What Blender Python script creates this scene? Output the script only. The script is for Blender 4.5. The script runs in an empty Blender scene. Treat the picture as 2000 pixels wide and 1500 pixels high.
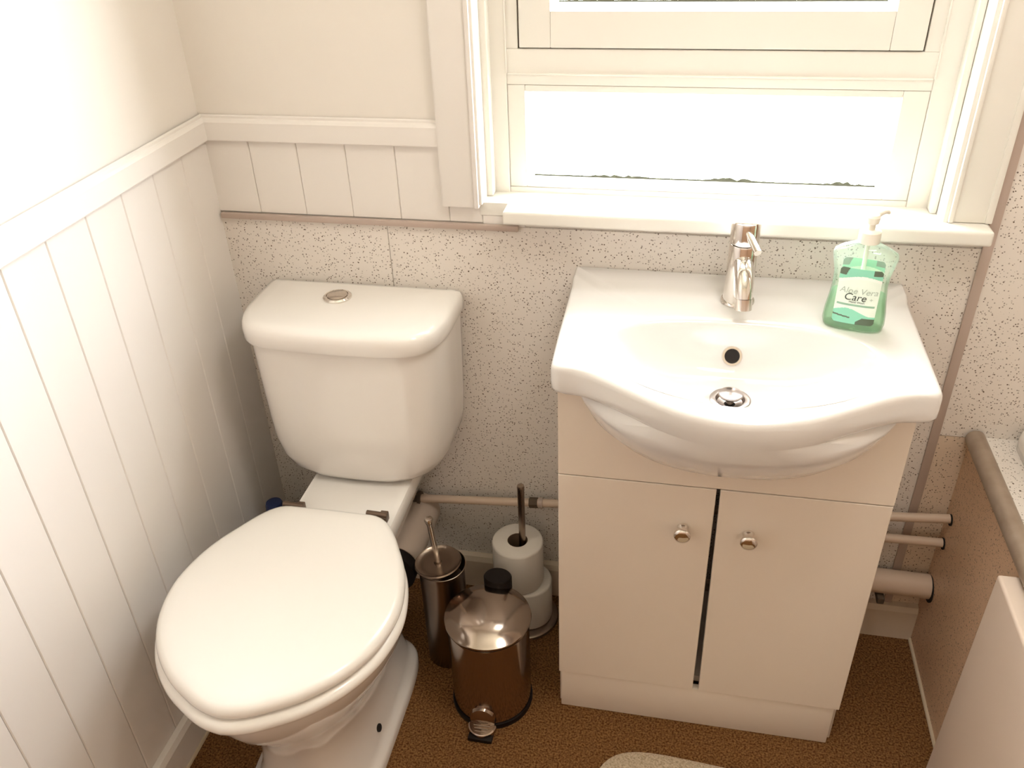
import bpy, bmesh, math, random
from mathutils import Vector, Matrix
random.seed(7)
PI = math.pi
S = bpy.context.scene
C = S.collection

# ------------------------------------------------------------------ camera
YAW, PITCH, ROLL, FPX = 12.4883, -32.5853, -2.2076, 1687.48
a, e, r = map(math.radians, (YAW, PITCH, ROLL))
fwd = Vector((-math.sin(a) * math.cos(e), math.cos(a) * math.cos(e), math.sin(e)))
rt0 = Vector((math.cos(a), math.sin(a), 0))
up0 = rt0.cross(fwd)
rt = rt0 * math.cos(r) + up0 * math.sin(r)
up = -rt0 * math.sin(r) + up0 * math.cos(r)
cam = bpy.data.cameras.new('camera')
cam.sensor_width = 36.0
cam.lens = FPX / 2000 * 36
cam.clip_start = 0.02
camo = bpy.data.objects.new('camera', cam)
C.objects.link(camo)
M = Matrix((rt, up, -fwd)).transposed().to_4x4()
M.translation = Vector((0.9435, -1.5445, 1.6182))
camo.matrix_world = M
S.camera = camo

# ------------------------------------------------------------------ world, light, exposure
S.view_settings.view_transform = 'Standard'
S.view_settings.look = 'None'
S.view_settings.gamma = 1
S.view_settings.use_curve_mapping = False
S.view_settings.exposure = 0.0
w = bpy.data.worlds.new('daylight')
S.world = w
w.use_nodes = True
nt = w.node_tree
bg = nt.nodes['Background']
tc = nt.nodes.new('ShaderNodeTexCoord')
sx = nt.nodes.new('ShaderNodeSeparateXYZ')
cr = nt.nodes.new('ShaderNodeValToRGB')
cr.color_ramp.elements[0].position = 0.40
cr.color_ramp.elements[0].color = (0.76, 0.78, 0.68, 1)
cr.color_ramp.elements[1].position = 0.56
cr.color_ramp.elements[1].color = (1.0, 1.02, 1.16, 1)
for pos_, k_ in ((0.70, 1.0), (0.82, 0.60), (0.90, 0.30), (1.0, 0.15)):      # hazy bright horizon, deeper sky overhead
    el = cr.color_ramp.elements.new(pos_)
    el.color = (1.0 * k_, 1.02 * k_, 1.16 * k_, 1)
mp = nt.nodes.new('ShaderNodeMapRange')
mp.inputs['From Min'].default_value = -1
mp.inputs['From Max'].default_value = 1
nt.links.new(tc.outputs['Generated'], sx.inputs[0])
nt.links.new(sx.outputs['Z'], mp.inputs['Value'])
nt.links.new(mp.outputs['Result'], cr.inputs[0])
nt.links.new(cr.outputs['Color'], bg.inputs['Color'])
bg.inputs['Strength'].default_value = 62.0

def area(name, loc, target, sx_, sy_, power, color, portal=False):
    l = bpy.data.lights.new(name, 'AREA')
    l.shape = 'RECTANGLE'
    l.size, l.size_y = sx_, sy_
    l.energy = power
    l.color = color
    o = bpy.data.objects.new(name, l)
    C.objects.link(o)
    o.location = loc
    o.rotation_euler = (Vector(target) - Vector(loc)).to_track_quat('-Z', 'Y').to_euler()
    if portal:
        l.cycles.is_portal = True
    return o
area('window_portal', (0.967, 0.135, 1.53), (0.967, -1, 1.53), 0.80, 1.03, 1, (1, 1, 1), True)
FILL = 7.5
FILL_COL = (1.0, 0.93, 0.87)

# ------------------------------------------------------------------ helpers
def thing(name, label, cat, loc=(0, 0, 0), rotz=0, group=None):
    o = bpy.data.objects.new(name, None)
    o.empty_display_size = 0.05
    C.objects.link(o)
    o.location = loc
    o.rotation_euler = (0, 0, rotz)
    tag(o, label, cat, group)
    return o

def tag(o, label, cat, group=None):
    o['label'] = label
    o['category'] = cat
    if group:
        o['group'] = group
    return o

def origin(o):
    v = Vector((0, 0, 0))
    while o is not None:
        v = v + o.location
        o = o.parent
    return v

def obj(name, bm, m, parent=None, local=False, smooth=True, angle=35, mats=None):
    """Link bm as one mesh object; vertices come in world space unless local."""
    if parent is not None and not local:
        bmesh.ops.translate(bm, vec=-origin(parent), verts=bm.verts)
    bmesh.ops.recalc_face_normals(bm, faces=bm.faces)
    me = bpy.data.meshes.new(name)
    if smooth:
        for f in bm.faces:
            f.smooth = True
        for ed in bm.edges:
            if len(ed.link_faces) == 2 and ed.calc_face_angle(0) > math.radians(angle):
                ed.smooth = False
    bm.to_mesh(me)
    bm.free()
    for mm in (mats or [m]):
        me.materials.append(mm)
    o = bpy.data.objects.new(name, me)
    C.objects.link(o)
    if parent is not None:
        o.parent = parent
    return o

def struct(o):
    o['kind'] = 'structure'
    return o

def box(bm, x0, x1, y0, y1, z0, z1, bev=0.0, seg=2):
    t = bmesh.new()
    vs = [t.verts.new((x, y, z)) for x in (x0, x1) for y in (y0, y1) for z in (z0, z1)]
    for f in ((0, 1, 3, 2), (4, 6, 7, 5), (0, 4, 5, 1), (2, 3, 7, 6), (0, 2, 6, 4), (1, 5, 7, 3)):
        t.faces.new([vs[i] for i in f])
    if bev > 0:
        bmesh.ops.bevel(t, geom=list(t.edges), offset=bev, segments=seg, profile=0.6, affect='EDGES')
    merge(bm, t)
    return bm

def merge(bm, t):
    idx = {}
    for v in t.verts:
        idx[v] = bm.verts.new(v.co)
    for f in t.faces:
        try:
            nf = bm.faces.new([idx[v] for v in f.verts])
            nf.material_index = f.material_index
        except ValueError:
            pass
    t.free()

def bx(*k, **kw):
    return box(bmesh.new(), *k, **kw)

def loft(rings, cap0=True, cap1=True, bm=None):
    bm = bm or bmesh.new()
    R = [[bm.verts.new(p) for p in ring] for ring in rings]
    n = len(R[0])
    for A, B in zip(R, R[1:]):
        for i in range(n):
            j = (i + 1) % n
            bm.faces.new((A[i], A[j], B[j], B[i]))
    if cap0:
        bm.faces.new(R[0][::-1])
    if cap1:
        bm.faces.new(R[-1])
    return bm

def lathe(prof, center=(0, 0, 0), n=48, axis='z', bm=None, sq=(1, 1)):
    """prof: list of (radius, height); ends with radius 0 are closed."""
    rings = []
    for rr, h in prof:
        rr = max(rr, 1e-5)
        rings.append([(rr * sq[0] * math.cos(2 * PI * i / n), rr * sq[1] * math.sin(2 * PI * i / n), h) for i in range(n)])
    t = loft(rings)
    if axis == 'y':     # height runs towards -y
        bmesh.ops.rotate(t, verts=t.verts, matrix=Matrix.Rotation(PI / 2, 3, 'X'))
    if axis == 'x':
        bmesh.ops.rotate(t, verts=t.verts, matrix=Matrix.Rotation(PI / 2, 3, 'Y'))
    bmesh.ops.translate(t, vec=center, verts=t.verts)
    if bm is None:
        return t
    merge(bm, t)
    return bm

def tube(pts, rad, n=16, bm=None):
    pts = [Vector(p) for p in pts]
    rads = rad if isinstance(rad, (list, tuple)) else [rad] * len(pts)
    rings = []
    prev = None
    for i, p in enumerate(pts):
        d = (pts[min(i + 1, len(pts) - 1)] - pts[max(i - 1, 0)]).normalized()
        if prev is None:
            u = d.orthogonal().normalized()
        else:
            u = (prev - d * prev.dot(d)).normalized()
        prev = u
        v = d.cross(u)
        rings.append([p + (u * math.cos(2 * PI * k / n) + v * math.sin(2 * PI * k / n)) * rads[i] for k in range(n)])
    t = loft(rings)
    if bm is None:
        return t
    merge(bm, t)
    return bm

def crom(P, k=8, closed=False):
    out = []
    n = len(P)
    rng = range(n if closed else n - 1)
    for i in rng:
        if closed:
            p = [P[(i + j) % n] for j in (-1, 0, 1, 2)]
        else:
            p = [P[max(i - 1, 0)], P[i], P[i + 1], P[min(i + 2, n - 1)]]
        for s in range(k):
            t = s / k
            out.append(tuple(0.5 * (2 * p[1][c] + (p[2][c] - p[0][c]) * t + (2 * p[0][c] - 5 * p[1][c] + 4 * p[2][c] - p[3][c]) * t * t
                                    + (3 * p[1][c] - p[0][c] - 3 * p[2][c] + p[3][c]) * t ** 3) for c in range(len(P[0]))))
    if not closed:
        out.append(tuple(P[-1]))
    return out

def resample(poly, n):
    """n points evenly along a closed 2-D polyline."""
    L = [0]
    m = len(poly)
    for i in range(m):
        p, q = poly[i], poly[(i + 1) % m]
        L.append(L[-1] + math.hypot(q[0] - p[0], q[1] - p[1]))
    out = []
    j = 0
    for k in range(n):
        d = L[-1] * k / n
        while L[j + 1] < d:
            j += 1
        t = (d - L[j]) / max(L[j + 1] - L[j], 1e-9)
        p, q = poly[j], poly[(j + 1) % m]
        out.append((p[0] + (q[0] - p[0]) * t, p[1] + (q[1] - p[1]) * t))
    return out

def sup(cx, cy, ax, ay, p, n=48):
    out = []
    for i in range(n):
        t = 2 * PI * i / n
        c, s = math.cos(t), math.sin(t)
        out.append((cx + ax * math.copysign(abs(c) ** (2 / p), c), cy + ay * math.copysign(abs(s) ** (2 / p), s)))
    return out

def inset(poly, d):
    """move a closed counter-clockwise polyline inwards by d along its normals"""
    n = len(poly)
    out = []
    for i in range(n):
        p, q = poly[i - 1], poly[(i + 1) % n]
        tx, ty = q[0] - p[0], q[1] - p[1]
        l = math.hypot(tx, ty) or 1
        out.append((poly[i][0] - ty / l * d, poly[i][1] + tx / l * d))
    return out

def z3(poly, z):
    return [(p[0], p[1], z) for p in poly]

# ------------------------------------------------------------------ materials
def mat(name, col, rough=0.5, metal=0.0, coat=0.0, spec=0.5):
    m = bpy.data.materials.new(name)
    m.use_nodes = True
    b = m.node_tree.nodes['Principled BSDF']
    b.inputs['Base Color'].default_value = (*col, 1)
    b.inputs['Roughness'].default_value = rough
    b.inputs['Metallic'].default_value = metal
    b.inputs['Specular IOR Level'].default_value = spec
    if coat:
        b.inputs['Coat Weight'].default_value = coat
        b.inputs['Coat Roughness'].default_value = 0.05
    return m

def nodes(m):
    return m.node_tree.nodes, m.node_tree.links, m.node_tree.nodes['Principled BSDF']

def add_noise_bump(m, scale, strength, dist=0.001, detail=4):
    N, L, b = nodes(m)
    t = N.new('ShaderNodeTexCoord')
    n = N.new('ShaderNodeTexNoise')
    n.inputs['Scale'].default_value = scale
    n.inputs['Detail'].default_value = detail
    bp = N.new('ShaderNodeBump')
    bp.inputs['Strength'].default_value = strength
    bp.inputs['Distance'].default_value = dist
    L.new(t.outputs['Object'], n.inputs['Vector'])
    L.new(n.outputs['Fac'], bp.inputs['Height'])
    L.new(bp.outputs['Normal'], b.inputs['Normal'])

def mottled(m, c0, c1, scale, lo=0.35, hi=0.65, detail=6):
    N, L, b = nodes(m)
    t = N.new('ShaderNodeTexCoord')
    n = N.new('ShaderNodeTexNoise')
    n.inputs['Scale'].default_value = scale
    n.inputs['Detail'].default_value = detail
    rp = N.new('ShaderNodeValToRGB')
    rp.color_ramp.elements[0].position = lo
    rp.color_ramp.elements[0].color = (*c0, 1)
    rp.color_ramp.elements[1].position = hi
    rp.color_ramp.elements[1].color = (*c1, 1)
    L.new(t.outputs['Object'], n.inputs['Vector'])
    L.new(n.outputs['Fac'], rp.inputs['Fac'])
    L.new(rp.outputs['Color'], b.inputs['Base Color'])

def speckled(name, base, dark, s1=150, t1=0.22, s2=280, t2=0.24, keep=0.62):
    m = mat(name, base, 0.38)
    N, L, b = nodes(m)
    tcn = N.new('ShaderNodeTexCoord')
    col = None
    for sc, th, kp in ((s1, t1, keep), (s2, t2, keep * 0.9)):
        v = N.new('ShaderNodeTexVoronoi')
        v.inputs['Scale'].default_value = sc
        nz = N.new('ShaderNodeTexNoise')
        nz.inputs['Scale'].default_value = sc * 2.2
        mx = N.new('ShaderNodeMixRGB')
        mx.blend_type = 'ADD'
        mx.inputs['Fac'].default_value = 0.30 / sc
        L.new(tcn.outputs['Object'], mx.inputs['Color1'])
        L.new(tcn.outputs['Object'], nz.inputs['Vector'])
        L.new(nz.outputs['Color'], mx.inputs['Color2'])
        L.new(mx.outputs['Color'], v.inputs['Vector'])
        L.new(tcn.outputs['Object'], nz.inputs['Vector'])
        sep = N.new('ShaderNodeSeparateColor')
        L.new(v.outputs['Color'], sep.inputs['Color'])
        lim = N.new('ShaderNodeMath')
        lim.operation = 'MULTIPLY'
        L.new(sep.outputs['Green'], lim.inputs[0])
        lim.inputs[1].default_value = th * 1.7
        lt = N.new('ShaderNodeMath')
        lt.operation = 'LESS_THAN'
        L.new(v.outputs['Distance'], lt.inputs[0])
        L.new(lim.outputs[0], lt.inputs[1])
        kp_ = N.new('ShaderNodeMath')
        kp_.operation = 'LESS_THAN'
        L.new(sep.outputs['Red'], kp_.inputs[0])
        kp_.inputs[1].default_value = kp
        an = N.new('ShaderNodeMath')
        an.operation = 'MULTIPLY'
        L.new(lt.outputs[0], an.inputs[0])
        L.new(kp_.outputs[0], an.inputs[1])
        st = N.new('ShaderNodeMath')
        st.operation = 'MULTIPLY'
        L.new(an.outputs[0], st.inputs[0])
        lo = N.new('ShaderNodeMath')
        lo.operation = 'MULTIPLY_ADD'
        lo.inputs[1].default_value = 0.65
        lo.inputs[2].default_value = 0.35
        L.new(sep.outputs['Blue'], lo.inputs[0])
        L.new(lo.outputs[0], st.inputs[1])
        m2 = N.new('ShaderNodeMixRGB')
        L.new(st.outputs[0], m2.inputs['Fac'])
        m2.inputs['Color2'].default_value = (*dark, 1)
        if col is None:
            m2.inputs['Color1'].default_value = (*base, 1)
        else:
            L.new(col, m2.inputs['Color1'])
        col = m2.outputs['Color']
    L.new(col, b.inputs['Base Color'])
    return m

M_wall = mat('cream_wall_paint', (0.84, 0.79, 0.735), 0.6)
add_noise_bump(M_wall, 180, 0.06, 0.001)
M_board = mat('cream_board_paint', (0.84, 0.795, 0.755), 0.42)
add_noise_bump(M_board, 60, 0.04, 0.001)
M_skirt = mat('beige_skirting_paint', (0.74, 0.62, 0.50), 0.45)
M_gloss = mat('white_gloss_paint', (0.83, 0.80, 0.74), 0.3)
M_far = mat('buff_wall_paint', (0.62, 0.52, 0.43), 0.7)
M_bounce_low = mat('warm_bounce_brown', (0.42, 0.26, 0.155), 0.7)  # brown chosen for warm bounce from the unseen lower walls
M_ceil = mat('white_ceiling_paint', (0.84, 0.81, 0.77), 0.8)
M_speck = speckled('speckled_wall_laminate', (0.79, 0.73, 0.675), (0.10, 0.06, 0.035))
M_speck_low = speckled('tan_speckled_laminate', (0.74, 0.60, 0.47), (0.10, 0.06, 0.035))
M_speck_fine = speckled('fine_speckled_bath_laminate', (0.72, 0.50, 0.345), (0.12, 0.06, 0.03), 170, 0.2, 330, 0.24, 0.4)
M_strip = mat('taupe_metal_strip', (0.50, 0.40, 0.345), 0.4, 0.1)
M_ceramic = mat('white_glazed_ceramic', (0.86, 0.82, 0.78), 0.12, coat=0.5)
M_basin = mat('white_basin_ceramic', (0.77, 0.74, 0.72), 0.1, coat=0.5)
M_seat = mat('white_seat_plastic', (0.87, 0.83, 0.78), 0.22, coat=0.2)
M_unit = mat('cream_laminate', (0.81, 0.715, 0.62), 0.33)
add_noise_bump(M_unit, 900, 0.05, 0.0004)
M_chrome = mat('polished_chrome', (0.78, 0.74, 0.70), 0.07, 1.0)
M_steel = mat('brushed_stainless_steel', (0.33, 0.26, 0.21), 0.26, 1.0)
M_steel_pol = mat('polished_stainless_steel', (0.42, 0.34, 0.285), 0.13, 1.0)
M_flange = mat('dull_chrome', (0.42, 0.37, 0.35), 0.22, 1.0)
M_hinge = mat('dull_bronze', (0.16, 0.11, 0.08), 0.35, 0.8)
M_nickel = mat('satin_nickel', (0.66, 0.60, 0.54), 0.2, 1.0)
M_black = mat('black_plastic', (0.010, 0.006, 0.005), 0.45, spec=0.2)
M_dark = mat('dark_void', (0.012, 0.008, 0.006), 0.8)
M_gap = mat('dark_joint', (0.10, 0.07, 0.045), 0.8)
M_carpet = mat('brown_flecked_carpet', (0.3, 0.2, 0.12), 0.95, spec=0.1)
mottled(M_carpet, (0.10, 0.038, 0.011), (0.33, 0.165, 0.062), 250, 0.36, 0.64)
add_noise_bump(M_carpet, 520, 0.9, 0.004)
M_matt = mat('beige_towelling', (0.62, 0.50, 0.36), 0.95, spec=0.1)
mottled(M_matt, (0.50, 0.38, 0.25), (0.74, 0.61, 0.45), 260, 0.35, 0.6)
add_noise_bump(M_matt, 320, 1.0, 0.006)
M_paper = mat('white_tissue_paper', (0.80, 0.74, 0.68), 0.9, spec=0.1)
add_noise_bump(M_paper, 300, 0.3, 0.001)
M_pipe = mat('cream_painted_pipe', (0.62, 0.48, 0.37), 0.4)
M_soil = mat('grey_plastic_connector', (0.55, 0.45, 0.37), 0.45)
M_rimtube = mat('worn_taupe_edging', (0.36, 0.29, 0.23), 0.35, 0.2)
mottled(M_rimtube, (0.28, 0.21, 0.155), (0.40, 0.315, 0.245), 22, 0.25, 0.7)
M_sealant = mat('yellowed_sealant', (0.62, 0.52, 0.38), 0.5)
M_putty = mat('grey_green_mould', (0.11, 0.115, 0.085), 0.9)
M_blue = mat('navy_blue_plastic', (0.02, 0.035, 0.12), 0.35)
M_bottlewhite = mat('white_bottle_plastic', (0.5, 0.45, 0.4), 0.4)
M_pump = mat('white_pump_plastic', (0.86, 0.82, 0.72), 0.35)

def see_through(name, tint, gloss=0.08, body=0.0, bodycol=(1, 1, 1), rough=0.05):
    m = bpy.data.materials.new(name)
    m.use_nodes = True
    N, L = m.node_tree.nodes, m.node_tree.links
    N.clear()
    out = N.new('ShaderNodeOutputMaterial')
    tr = N.new('ShaderNodeBsdfTransparent')
    tr.inputs['Color'].default_value = (*tint, 1)
    gl = N.new('ShaderNodeBsdfGlossy')
    gl.inputs['Roughness'].default_value = rough
    fr = N.new('ShaderNodeLayerWeight')
    fr.inputs['Blend'].default_value = 0.25
    mu = N.new('ShaderNodeMath')
    mu.operation = 'MULTIPLY_ADD'
    mu.inputs[1].default_value = 0.55
    mu.inputs[2].default_value = gloss
    L.new(fr.outputs['Fresnel'], mu.inputs[0])
    mx = N.new('ShaderNodeMixShader')
    L.new(mu.outputs[0], mx.inputs['Fac'])
    L.new(tr.outputs[0], mx.inputs[1])
    L.new(gl.outputs[0], mx.inputs[2])
    last = mx.outputs[0]
    if body > 0:
        tl = N.new('ShaderNodeBsdfTranslucent')
        tl.inputs['Color'].default_value = (*bodycol, 1)
        df = N.new('ShaderNodeBsdfDiffuse')
        df.inputs['Color'].default_value = (*bodycol, 1)
        ad = N.new('ShaderNodeMixShader')
        L.new(tl.outputs[0], ad.inputs[1])
        L.new(df.outputs[0], ad.inputs[2])
        m3 = N.new('ShaderNodeMixShader')
        m3.inputs['Fac'].default_value = body
        L.new(last, m3.inputs[1])
        L.new(ad.outputs[0], m3.inputs[2])
        last = m3.outputs[0]
    L.new(last, out.inputs['Surface'])
    return m
M_glass = see_through('obscured_window_glass', (0.97, 0.98, 0.95), 0.02, 0.10, (0.95, 0.95, 0.9), 0.3)
M_bottle = see_through('clear_green_tinted_plastic', (0.90, 0.97, 0.90), 0.05, 0.10, (0.80, 0.90, 0.78))
M_liquid = see_through('green_liquid_soap', (0.80, 0.98, 0.85), 0.02, 0.25, (0.66, 0.94, 0.72))

# ------------------------------------------------------------------ room shell
XR, YF, ZC = 2.27, -2.35, 2.35
WX0, WX1, WZ0, WZ1 = 0.556, 1.385, 0.992, 2.06          # window opening
floor = struct(obj('floor', bx(-0.05, XR + .05, YF - .05, 0.05, -0.05, 0.0), M_carpet, smooth=False))
struct(obj('ceiling', bx(-0.1, XR + .1, YF - .1, 0.15, ZC, ZC + .05), M_ceil, smooth=False))

bm = bmesh.new()
box(bm, -0.1, WX0, 0.002, 0.15, 0, ZC)
box(bm, WX1, XR + .1, 0.002, 0.15, 0, ZC)
box(bm, WX0, WX1, 0.002, 0.15, 0, WZ0)
box(bm, WX0, WX1, 0.002, 0.15, WZ1, ZC)
wall_back = struct(obj('wall_back', bm, M_wall, smooth=False))
bm = bmesh.new()
prev = -0.004
for gx in (0.0899, 0.1899, 0.2899, 0.3899, 0.4899, 0.556):
    box(bm, prev, gx, -0.002, 0.002, 0.977, 1.135, 0.0016, 1)
    prev = gx + 0.0006
box(bm, prev, 0.640, -0.002, 0.002, 0.966, 0.994, 0.001, 1)
obj('board_panelling', bm, M_board, wall_back, angle=20)
bm = bmesh.new()
box(bm, 0.0, 0.3585, -0.004, 0.002, 0.0, 0.969)
box(bm, 0.3597, 1.462, -0.004, 0.002, 0.0, 0.972)
box(bm, 1.462, XR, -0.004, 0.002, 0.5700, ZC)
obj('speckled_panel', bm, M_speck, wall_back, smooth=False)
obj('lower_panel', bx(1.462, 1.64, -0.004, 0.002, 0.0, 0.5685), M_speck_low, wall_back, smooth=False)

bm = bmesh.new()
box(bm, -0.1, -0.005, YF - .1, 0.15, 0, ZC)
wall_left = struct(obj('wall_left', bm, M_wall, smooth=False))
bm = bmesh.new()
ys = [0.0] + [-(0.0967 + 0.1 * i) for i in range(23)]
for p, q in zip(ys, ys[1:]):
    box(bm, -0.006, 0.0, q + 0.0004, p - 0.0004, 0.0, 1.14, 0.0017, 1)
obj('board_panelling', bm, M_board, wall_left, angle=20)
for nm, x0_, x1_, y0_, y1_ in (('wall_right', XR, XR + .1, YF - .1, 0.15), ('wall_front', -0.1, XR, YF - .1, YF)):
    wl = struct(obj(nm, bx(x0_, x1_, y0_, y1_, 1.02, ZC), M_far, smooth=False))
    obj('warm_bounce_panel', bx(x0_, x1_, y0_, y1_, 0, 1.02), M_bounce_low, wl, smooth=False)  # unseen brown panel added so bounced light warms the lower room

# dado rails, metal strips, skirtings
def dado_prof():
    return [(0, 1.126), (0.010, 1.126), (0.011, 1.128), (0.011, 1.162), (0.008, 1.1665), (0.004, 1.169), (0.004, 1.173), (0, 1.175)]
pr = dado_prof()
bm = loft([[(0.0005 + d, y, z) for d, z in pr] for y in (YF, -0.0005)])
struct(obj('trim_1', bm, M_board, angle=20))
bm = loft([[(x, 0.0 - d, z) for d, z in pr] for x in (0.0, 0.482)])
struct(obj('trim_2', bm, M_board, angle=20))
bm = bx(0.004, 0.628, -0.013, -0.003, 0.9655, 0.977, 0.002)
struct(obj('trim_3', bm, M_strip))
bm = bx(1.458, 1.476, -0.009, -0.003, 0.0, ZC, 0.002)
struct(obj('trim_4', bm, M_strip))
skp = [(0, 0), (0.017, 0), (0.017, 0.078), (0.012, 0.09), (0, 0.092)]
struct(obj('baseboard_left', loft([[(0.0005 + d, y, z) for d, z in skp] for y in (YF, -0.02)]), M_board, angle=20))
bm = loft([[(x, -0.004 - d * 1.1, z * 1.08) for d, z in skp] for x in (0.018, 1.5335)])
struct(obj('baseboard_back', bm, M_skirt, angle=20))
bm = tube([(0.0185, YF, 0.002), (0.0185, -0.03, 0.002)], 0.0045, 8)
struct(obj('trim_5', bm, M_sealant))

# ------------------------------------------------------------------ window
win = bpy.data.objects.new('window_1', None)
C.objects.link(win)
struct(win)
win.location = (0.967, 0.06, 1.02)
FY = 0.058                                                # inner face of the fixed frame
bm = bmesh.new()
box(bm, WX0 - .002, 0.600, FY, 0.13, 1.0, WZ1, 0.002)
box(bm, 1.334, WX1 + .002, FY, 0.13, 1.0, WZ1, 0.002)
box(bm, 0.60, 1.334, FY + 0.003, 0.13, 1.0, 1.030, 0.002)
box(bm, 0.60, 1.334, FY + 0.003, 0.13, 1.225, 1.288, 0.002)
box(bm, 0.60, 1.334, FY, 0.13, 2.02, WZ1, 0.002)
box(bm, 0.600, 0.622, FY + 0.004, 0.13, 1.288, 2.02, 0.001)
box(bm, 1.310, 1.334, FY + 0.004, 0.13, 1.288, 2.02, 0.001)
obj('window_frame', bm, M_gloss, win, angle=25)
# sash of the fixed lower light with bevelled putty edge
def sash(bm, x0, x1, z0, z1, l, rr, b, t, y0, y1):
    box(bm, x0, x0 + l, y0, y1, z0, z1, 0.002)
    box(bm, x1 - rr, x1, y0, y1, z0, z1, 0.002)
    box(bm, x0 + l, x1 - rr, y0, y1, z0, z0 + b, 0.002)
    box(bm, x0 + l, x1 - rr, y0, y1, z1 - t, z1, 0.002)
    gx0, gx1, gz0, gz1 = x0 + l, x1 - rr, z0 + b, z1 - t
    w_ = 0.010
    A = [(gx0, y0 + .004, gz0), (gx1, y0 + .004, gz0), (gx1, y0 + .004, gz1), (gx0, y0 + .004, gz1)]
    B = [(gx0 + w_, y1 - .012, gz0 + w_), (gx1 - w_, y1 - .012, gz0 + w_), (gx1 - w_, y1 - .012, gz1 - w_), (gx0 + w_, y1 - .012, gz1 - w_)]
    t_ = bmesh.new()
    va = [t_.verts.new(p) for p in A]
    vb = [t_.verts.new(p) for p in B]
    for i in range(4):
        j = (i + 1) % 4
        t_.faces.new((va[i], va[j], vb[j], vb[i]))
    merge(bm, t_)
    return gx0, gx1, gz0, gz1
bm = bmesh.new()
g = sash(bm, 0.6005, 1.3335, 1.0305, 1.2245, 0.033, 0.043, 0.005, 0.012, FY + 0.004, 0.10)
ls = obj('lower_sash', bm, M_gloss, win, angle=25)
obj('pane', bx(g[0], g[1], 0.088, 0.092, g[2], g[3]), M_glass, ls, smooth=False)
def dirt(name, x0, x1, z, y, parent, hmax, seed, n=90):
    rnd = random.Random(seed)
    t = bmesh.new()
    hs = [0.0030 + hmax * max(0, math.sin(i * .21 + seed) * .5 + rnd.uniform(-.5, .6)) ** 1.5 for i in range(n + 1)]
    top = [t.verts.new((x0 + (x1 - x0) * i / n, y, z + hs[i])) for i in range(n + 1)]
    bot = [t.verts.new((x0 + (x1 - x0) * i / n, y - .001, z)) for i in range(n + 1)]
    for i in range(n):
        t.faces.new((bot[i], bot[i + 1], top[i + 1], top[i]))
    return obj(name, t, M_putty, parent, smooth=False)
dirt('mould_line', g[0] + .011, g[1] - .011, g[2] + .0099, 0.0872, ls, 0.005, 3)
# opening casement above, standing a little proud, with a dark gap round it
bm = bmesh.new()
g2 = sash(bm, 0.6255, 1.3065, 1.2905, 2.016, 0.057, 0.053, 0.0615, 0.05, FY - 0.001, 0.10)
cs = obj('casement', bm, M_gloss, win, angle=25)
obj('pane', bx(g2[0], g2[1], 0.088, 0.092, g2[2], g2[3]), M_glass, cs, smooth=False)
dirt('mould_line', g2[0] + .011, g2[1] - .011, g2[2] + .0099, 0.0872, cs, 0.006, 5)
bm = bmesh.new()
box(bm, 0.6222, 0.6253, FY + .010, 0.12, 1.2882, 2.018)
box(bm, 1.3067, 1.3098, FY + .010, 0.12, 1.2882, 2.018)
box(bm, 0.6222, 1.3098, FY + .010, 0.12, 1.2882, 1.2904)
obj('casement_gap', bm, M_gap, win, smooth=False)
# thin beads on the fixed frame
bm = bmesh.new()
box(bm, 0.5985, 0.6015, FY - .002, FY + .01, 1.245, 2.02, 0.001, 1)
box(bm, 1.3325, 1.3355, FY - .002, FY + .01, 1.245, 2.02, 0.001, 1)
box(bm, 0.6015, 1.3325, FY + .000, FY + .01, 1.243, 1.246, 0.001, 1)
obj('frame_bead', bm, M_gloss, win)
# reveal linings and rounded beads
for sgn, xa, xb in ((1, 0.550, 0.560), (-1, 1.380, 1.390)):
    bm = bmesh.new()
    box(bm, xa, xb, -0.016, FY + 0.002, 1.018, WZ1, 0.003)
    xe = xb if sgn > 0 else xa
    box(bm, min(xe - .001, xe + sgn * .012), max(xe + .001 * 0, xe + sgn * .012), 0.030, FY + .002, 1.020, WZ1, 0.004)
    obj('reveal_lining', bm, M_gloss, win)
for xa, xb in ((0.4815, 0.5515), (1.3885, 1.4575)):
    bm = bmesh.new()
    box(bm, xa, xb, -0.017, 0.002, 1.0125 if xa < 1 else 1.024, 2.14, 0.003)
    if xa > 1:
        box(bm, xb - .011, xb + .001, -0.020, 0.0, 1.024, 2.14, 0.003)
        box(bm, xa - .001, xa + .007, -0.022, 0.0, 1.024, 2.14, 0.003)
    else:
        box(bm, xb - .006, xb + .003, -0.022, 0.0, 1.0125, 2.14, 0.003)
        box(bm, xa - .003, xa + .003, -0.012, 0.0, 1.0125, 2.14, 0.002)
    obj('architrave', bm, M_gloss if xa > 1 else M_board, win)
obj('architrave', bx(0.4815, 1.4575, -0.017, 0.002, 2.065, 2.14, 0.003), M_board, win)
bm = bmesh.new()
box(bm, WX0 - .004, WX1 + .004, -0.004, FY + 0.004, 0.994, 1.020, 0.002)
box(bm, 0.607, 1.456, -0.056, 0.001, 0.9965, 1.0235, 0.007, 4)
obj('windowsill', bm, M_gloss, win)

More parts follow.
